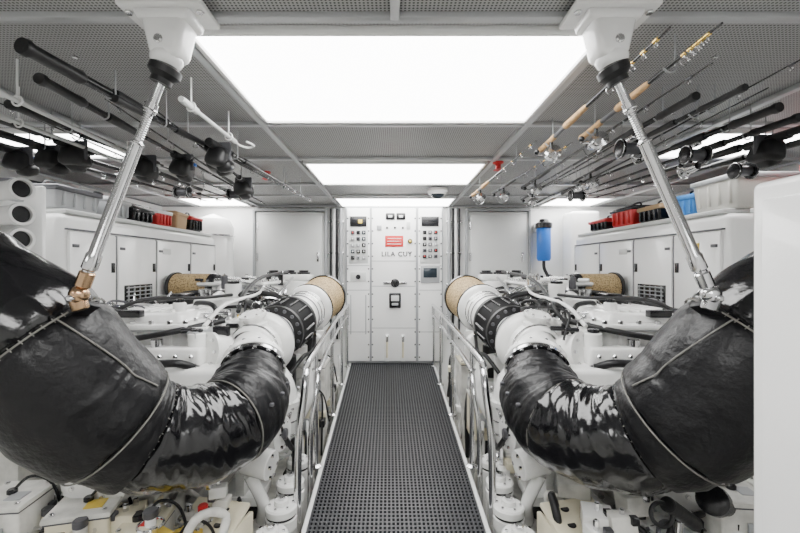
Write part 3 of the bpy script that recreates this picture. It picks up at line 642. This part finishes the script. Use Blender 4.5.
for p0,p1 in (((-.83,1.55,1.88),(-.82,2.05,1.87)),((-1.38,1.30,1.84),(-1.50,2.5,1.86)),((-1.6,1.55,1.84),(-1.64,2.6,1.86))):
    b=B(); p0=Vector(p0);p1=Vector(p1); a=(p1-p0).normalized(); L=(p1-p0).length
    b.lathe(p0,a,[(0,0),(0,.012),(.02,.014),(.12,.014),(.13,.009),(L-.05,.009),(L-.05,.012),(L,.012),(L,0)],LGR,16)
    b.tube([p1,p1+a*.06,p1+a*.10+Vector((.03,0,0)),p1+a*.07+Vector((.07,0,0)),p1+Vector((.06,0,0))],.006,WHT,n=8)
    for t in (.15,.85):
        h=p0+a*L*t; b.cyl(h,(h.x,h.y,ZC-.002),.004,WHT,n=8); b.ring(h,a,.018,.004,WHT,14,5)
    b.finish('gaff_pole')
b=B(); b.lathe((.42,3.95,ZC-.005),(0,0,-1),[(0,0),(0,.10),(.03,.10),(.045,.085)],WHT,36); b.ball((.42,3.95,ZC-.045),.07,LEN,(1,1,.8)); b.ring((.42,3.95,ZC-.05),(0,0,1),.075,.012,WHT); b.finish('security_camera')
for x,y in ((.76,2.95),(-1.05,3.25)):
    b=B(); b.lathe((x,y,ZC),(0,0,-1),[(0,0),(0,.04),(.01,.04),(.02,.02),(.05,.02),(.06,.035),(.07,.0)],RED,20); b.finish('sprinkler_head')
# ------------------------------------------------------------------ storage on generators
def bin_(c,d,m,lid,rot=0,name='storage_bin',handle=True,ribs=4):
    b=B(); z=c[2]; b.box((c[0],c[1],z+d[2]/2),d,m,rot=(0,0,rot),bev=.02,seg=3,top=(1.1,1.1))
    b.box((c[0],c[1],z+d[2]),(d[0]*1.16,d[1]*1.16,.035),lid,rot=(0,0,rot),bev=.012,seg=3)
    b.box((c[0],c[1],z+d[2]+.02),(d[0]*.8,d[1]*.8,.02),lid,rot=(0,0,rot),bev=.008)
    for k in range(ribs):
        q=Vector((-.5*d[0]-.012,(-.5+(k+.5)/ribs)*d[1],0)) if c[0]>0 else Vector((.5*d[0]+.012,(-.5+(k+.5)/ribs)*d[1],0)); q.rotate(Euler((0,0,rot)))
        b.box((c[0]+q.x,c[1]+q.y,z+d[2]*.5),(.02,.015,d[2]*.7),m,rot=(0,0,rot),bev=.004)
    if handle:
        b.tube([(c[0],c[1]-d[1]*.2,z+d[2]+.02),(c[0],c[1]-d[1]*.15,z+d[2]+.06),(c[0],c[1]+d[1]*.15,z+d[2]+.06),(c[0],c[1]+d[1]*.2,z+d[2]+.02)],.008,BLK,n=8)
    b.finish(name)
zt=1.592
bin_((2.28,2.62,zt),(.36,.34,.20),CLR,GRY,handle=False)
bin_((2.24,2.99,zt),(.24,.22,.14),LBL,LBL,.2,'cooler_bag')
bin_((2.22,3.32,zt),(.22,.26,.12),BLG,CARD,0,'toolbox')
bin_((2.24,3.70,zt),(.28,.32,.16),RED,BLG,0,'toolbox')
bin_((2.22,4.12,zt),(.26,.3,.10),BLG,RED,0,'tackle_box')
bin_((2.68,3.1,zt),(.3,.5,.20),DGR,BLG,0)
bin_((2.68,3.8,zt),(.3,.5,.22),BLG,RED,0)
bin_((-2.26,2.64,zt),(.34,.34,.13),GRY,DGR,0)
bin_((-2.24,3.02,zt),(.28,.26,.13),GRY,GRY,0.1,'tackle_box')
bin_((-2.24,3.35,zt),(.26,.24,.10),BLG,BLG,0,'tackle_box')
bin_((-2.22,3.66,zt),(.22,.2,.13),RED,WHT,0,'toolbox',False)
bin_((-2.22,3.95,zt),(.22,.22,.15),CARD,CARD,.1,'cardboard_box',False,0)
bin_((-2.20,4.24,zt),(.20,.18,.14),BLG,RED,-.1,'toolbox')
bin_((-2.66,3.0,zt),(.3,.7,.20),BLG,DGR,0)
bin_((-2.66,3.8,zt),(.3,.6,.22),RED,BLG,0)
b=B(); b.lathe((2.45,2.15,1.58),(0,0,1),[(0,0),(0,.15),(.20,.18),(.20,.17)],BLG,36); b.lathe((2.45,2.15,1.775),(0,0,1),[(0,.17),(0,.195),(.03,.195),(.04,.17),(.04,0)],RED,36); b.tube([(2.45,1.96,1.74),(2.28,1.94,1.68),(2.26,2.15,1.64),(2.28,2.34,1.68),(2.45,2.34,1.74)],.006,STL,n=6); b.finish('bucket')
b=B(); b.box((2.5,2.12,1.56),(.8,.5,.03),LGR); b.box((2.5,2.12,.53),(.7,.46,2.03),WHT,bev=.02); b.box((2.14,2.12,1.0),(.02,.36,.8),LGR); b.cyl((2.14,2.0,1.1),(2.11,2.0,1.1),.02,STL); b.finish('side_cabinet')
b=B()
for i,z in enumerate((1.645,1.51,1.375,1.24)):
    b.lathe((-2.42,2.30,z),(1,-.38,0),[(0,0),(0,.052),(.42,.052),(.425,.060),(.46,.060),(.46,.046),(.30,.043),(.30,0)],WHT,28)
    b.lathe((-2.42,2.30,z),(1,-.38,0),[(.44,.0),(.44,.045)],BLG,28)
    b.box((-2.15,2.26,z),(.04,.08,.09),GRY,bev=.006)
b.box((-2.3,2.34,.60),(.5,.03,2.2),WHT,bev=.01)
b.finish('tube_holder_rack')
w=D.worlds.new('world'); C.scene.world=w; w.use_nodes=True
w.node_tree.nodes['Background'].inputs[0].default_value=(.5,.5,.5,1); w.node_tree.nodes['Background'].inputs[1].default_value=.3
cam=D.cameras.new('camera'); co=D.objects.new('camera',cam); C.collection.objects.link(co)
co.location=(0,0,1.23); co.rotation_euler=(math.pi/2,0,0); cam.lens=18; cam.sensor_width=36; cam.shift_x=.00625; cam.clip_start=.02
C.scene.camera=co
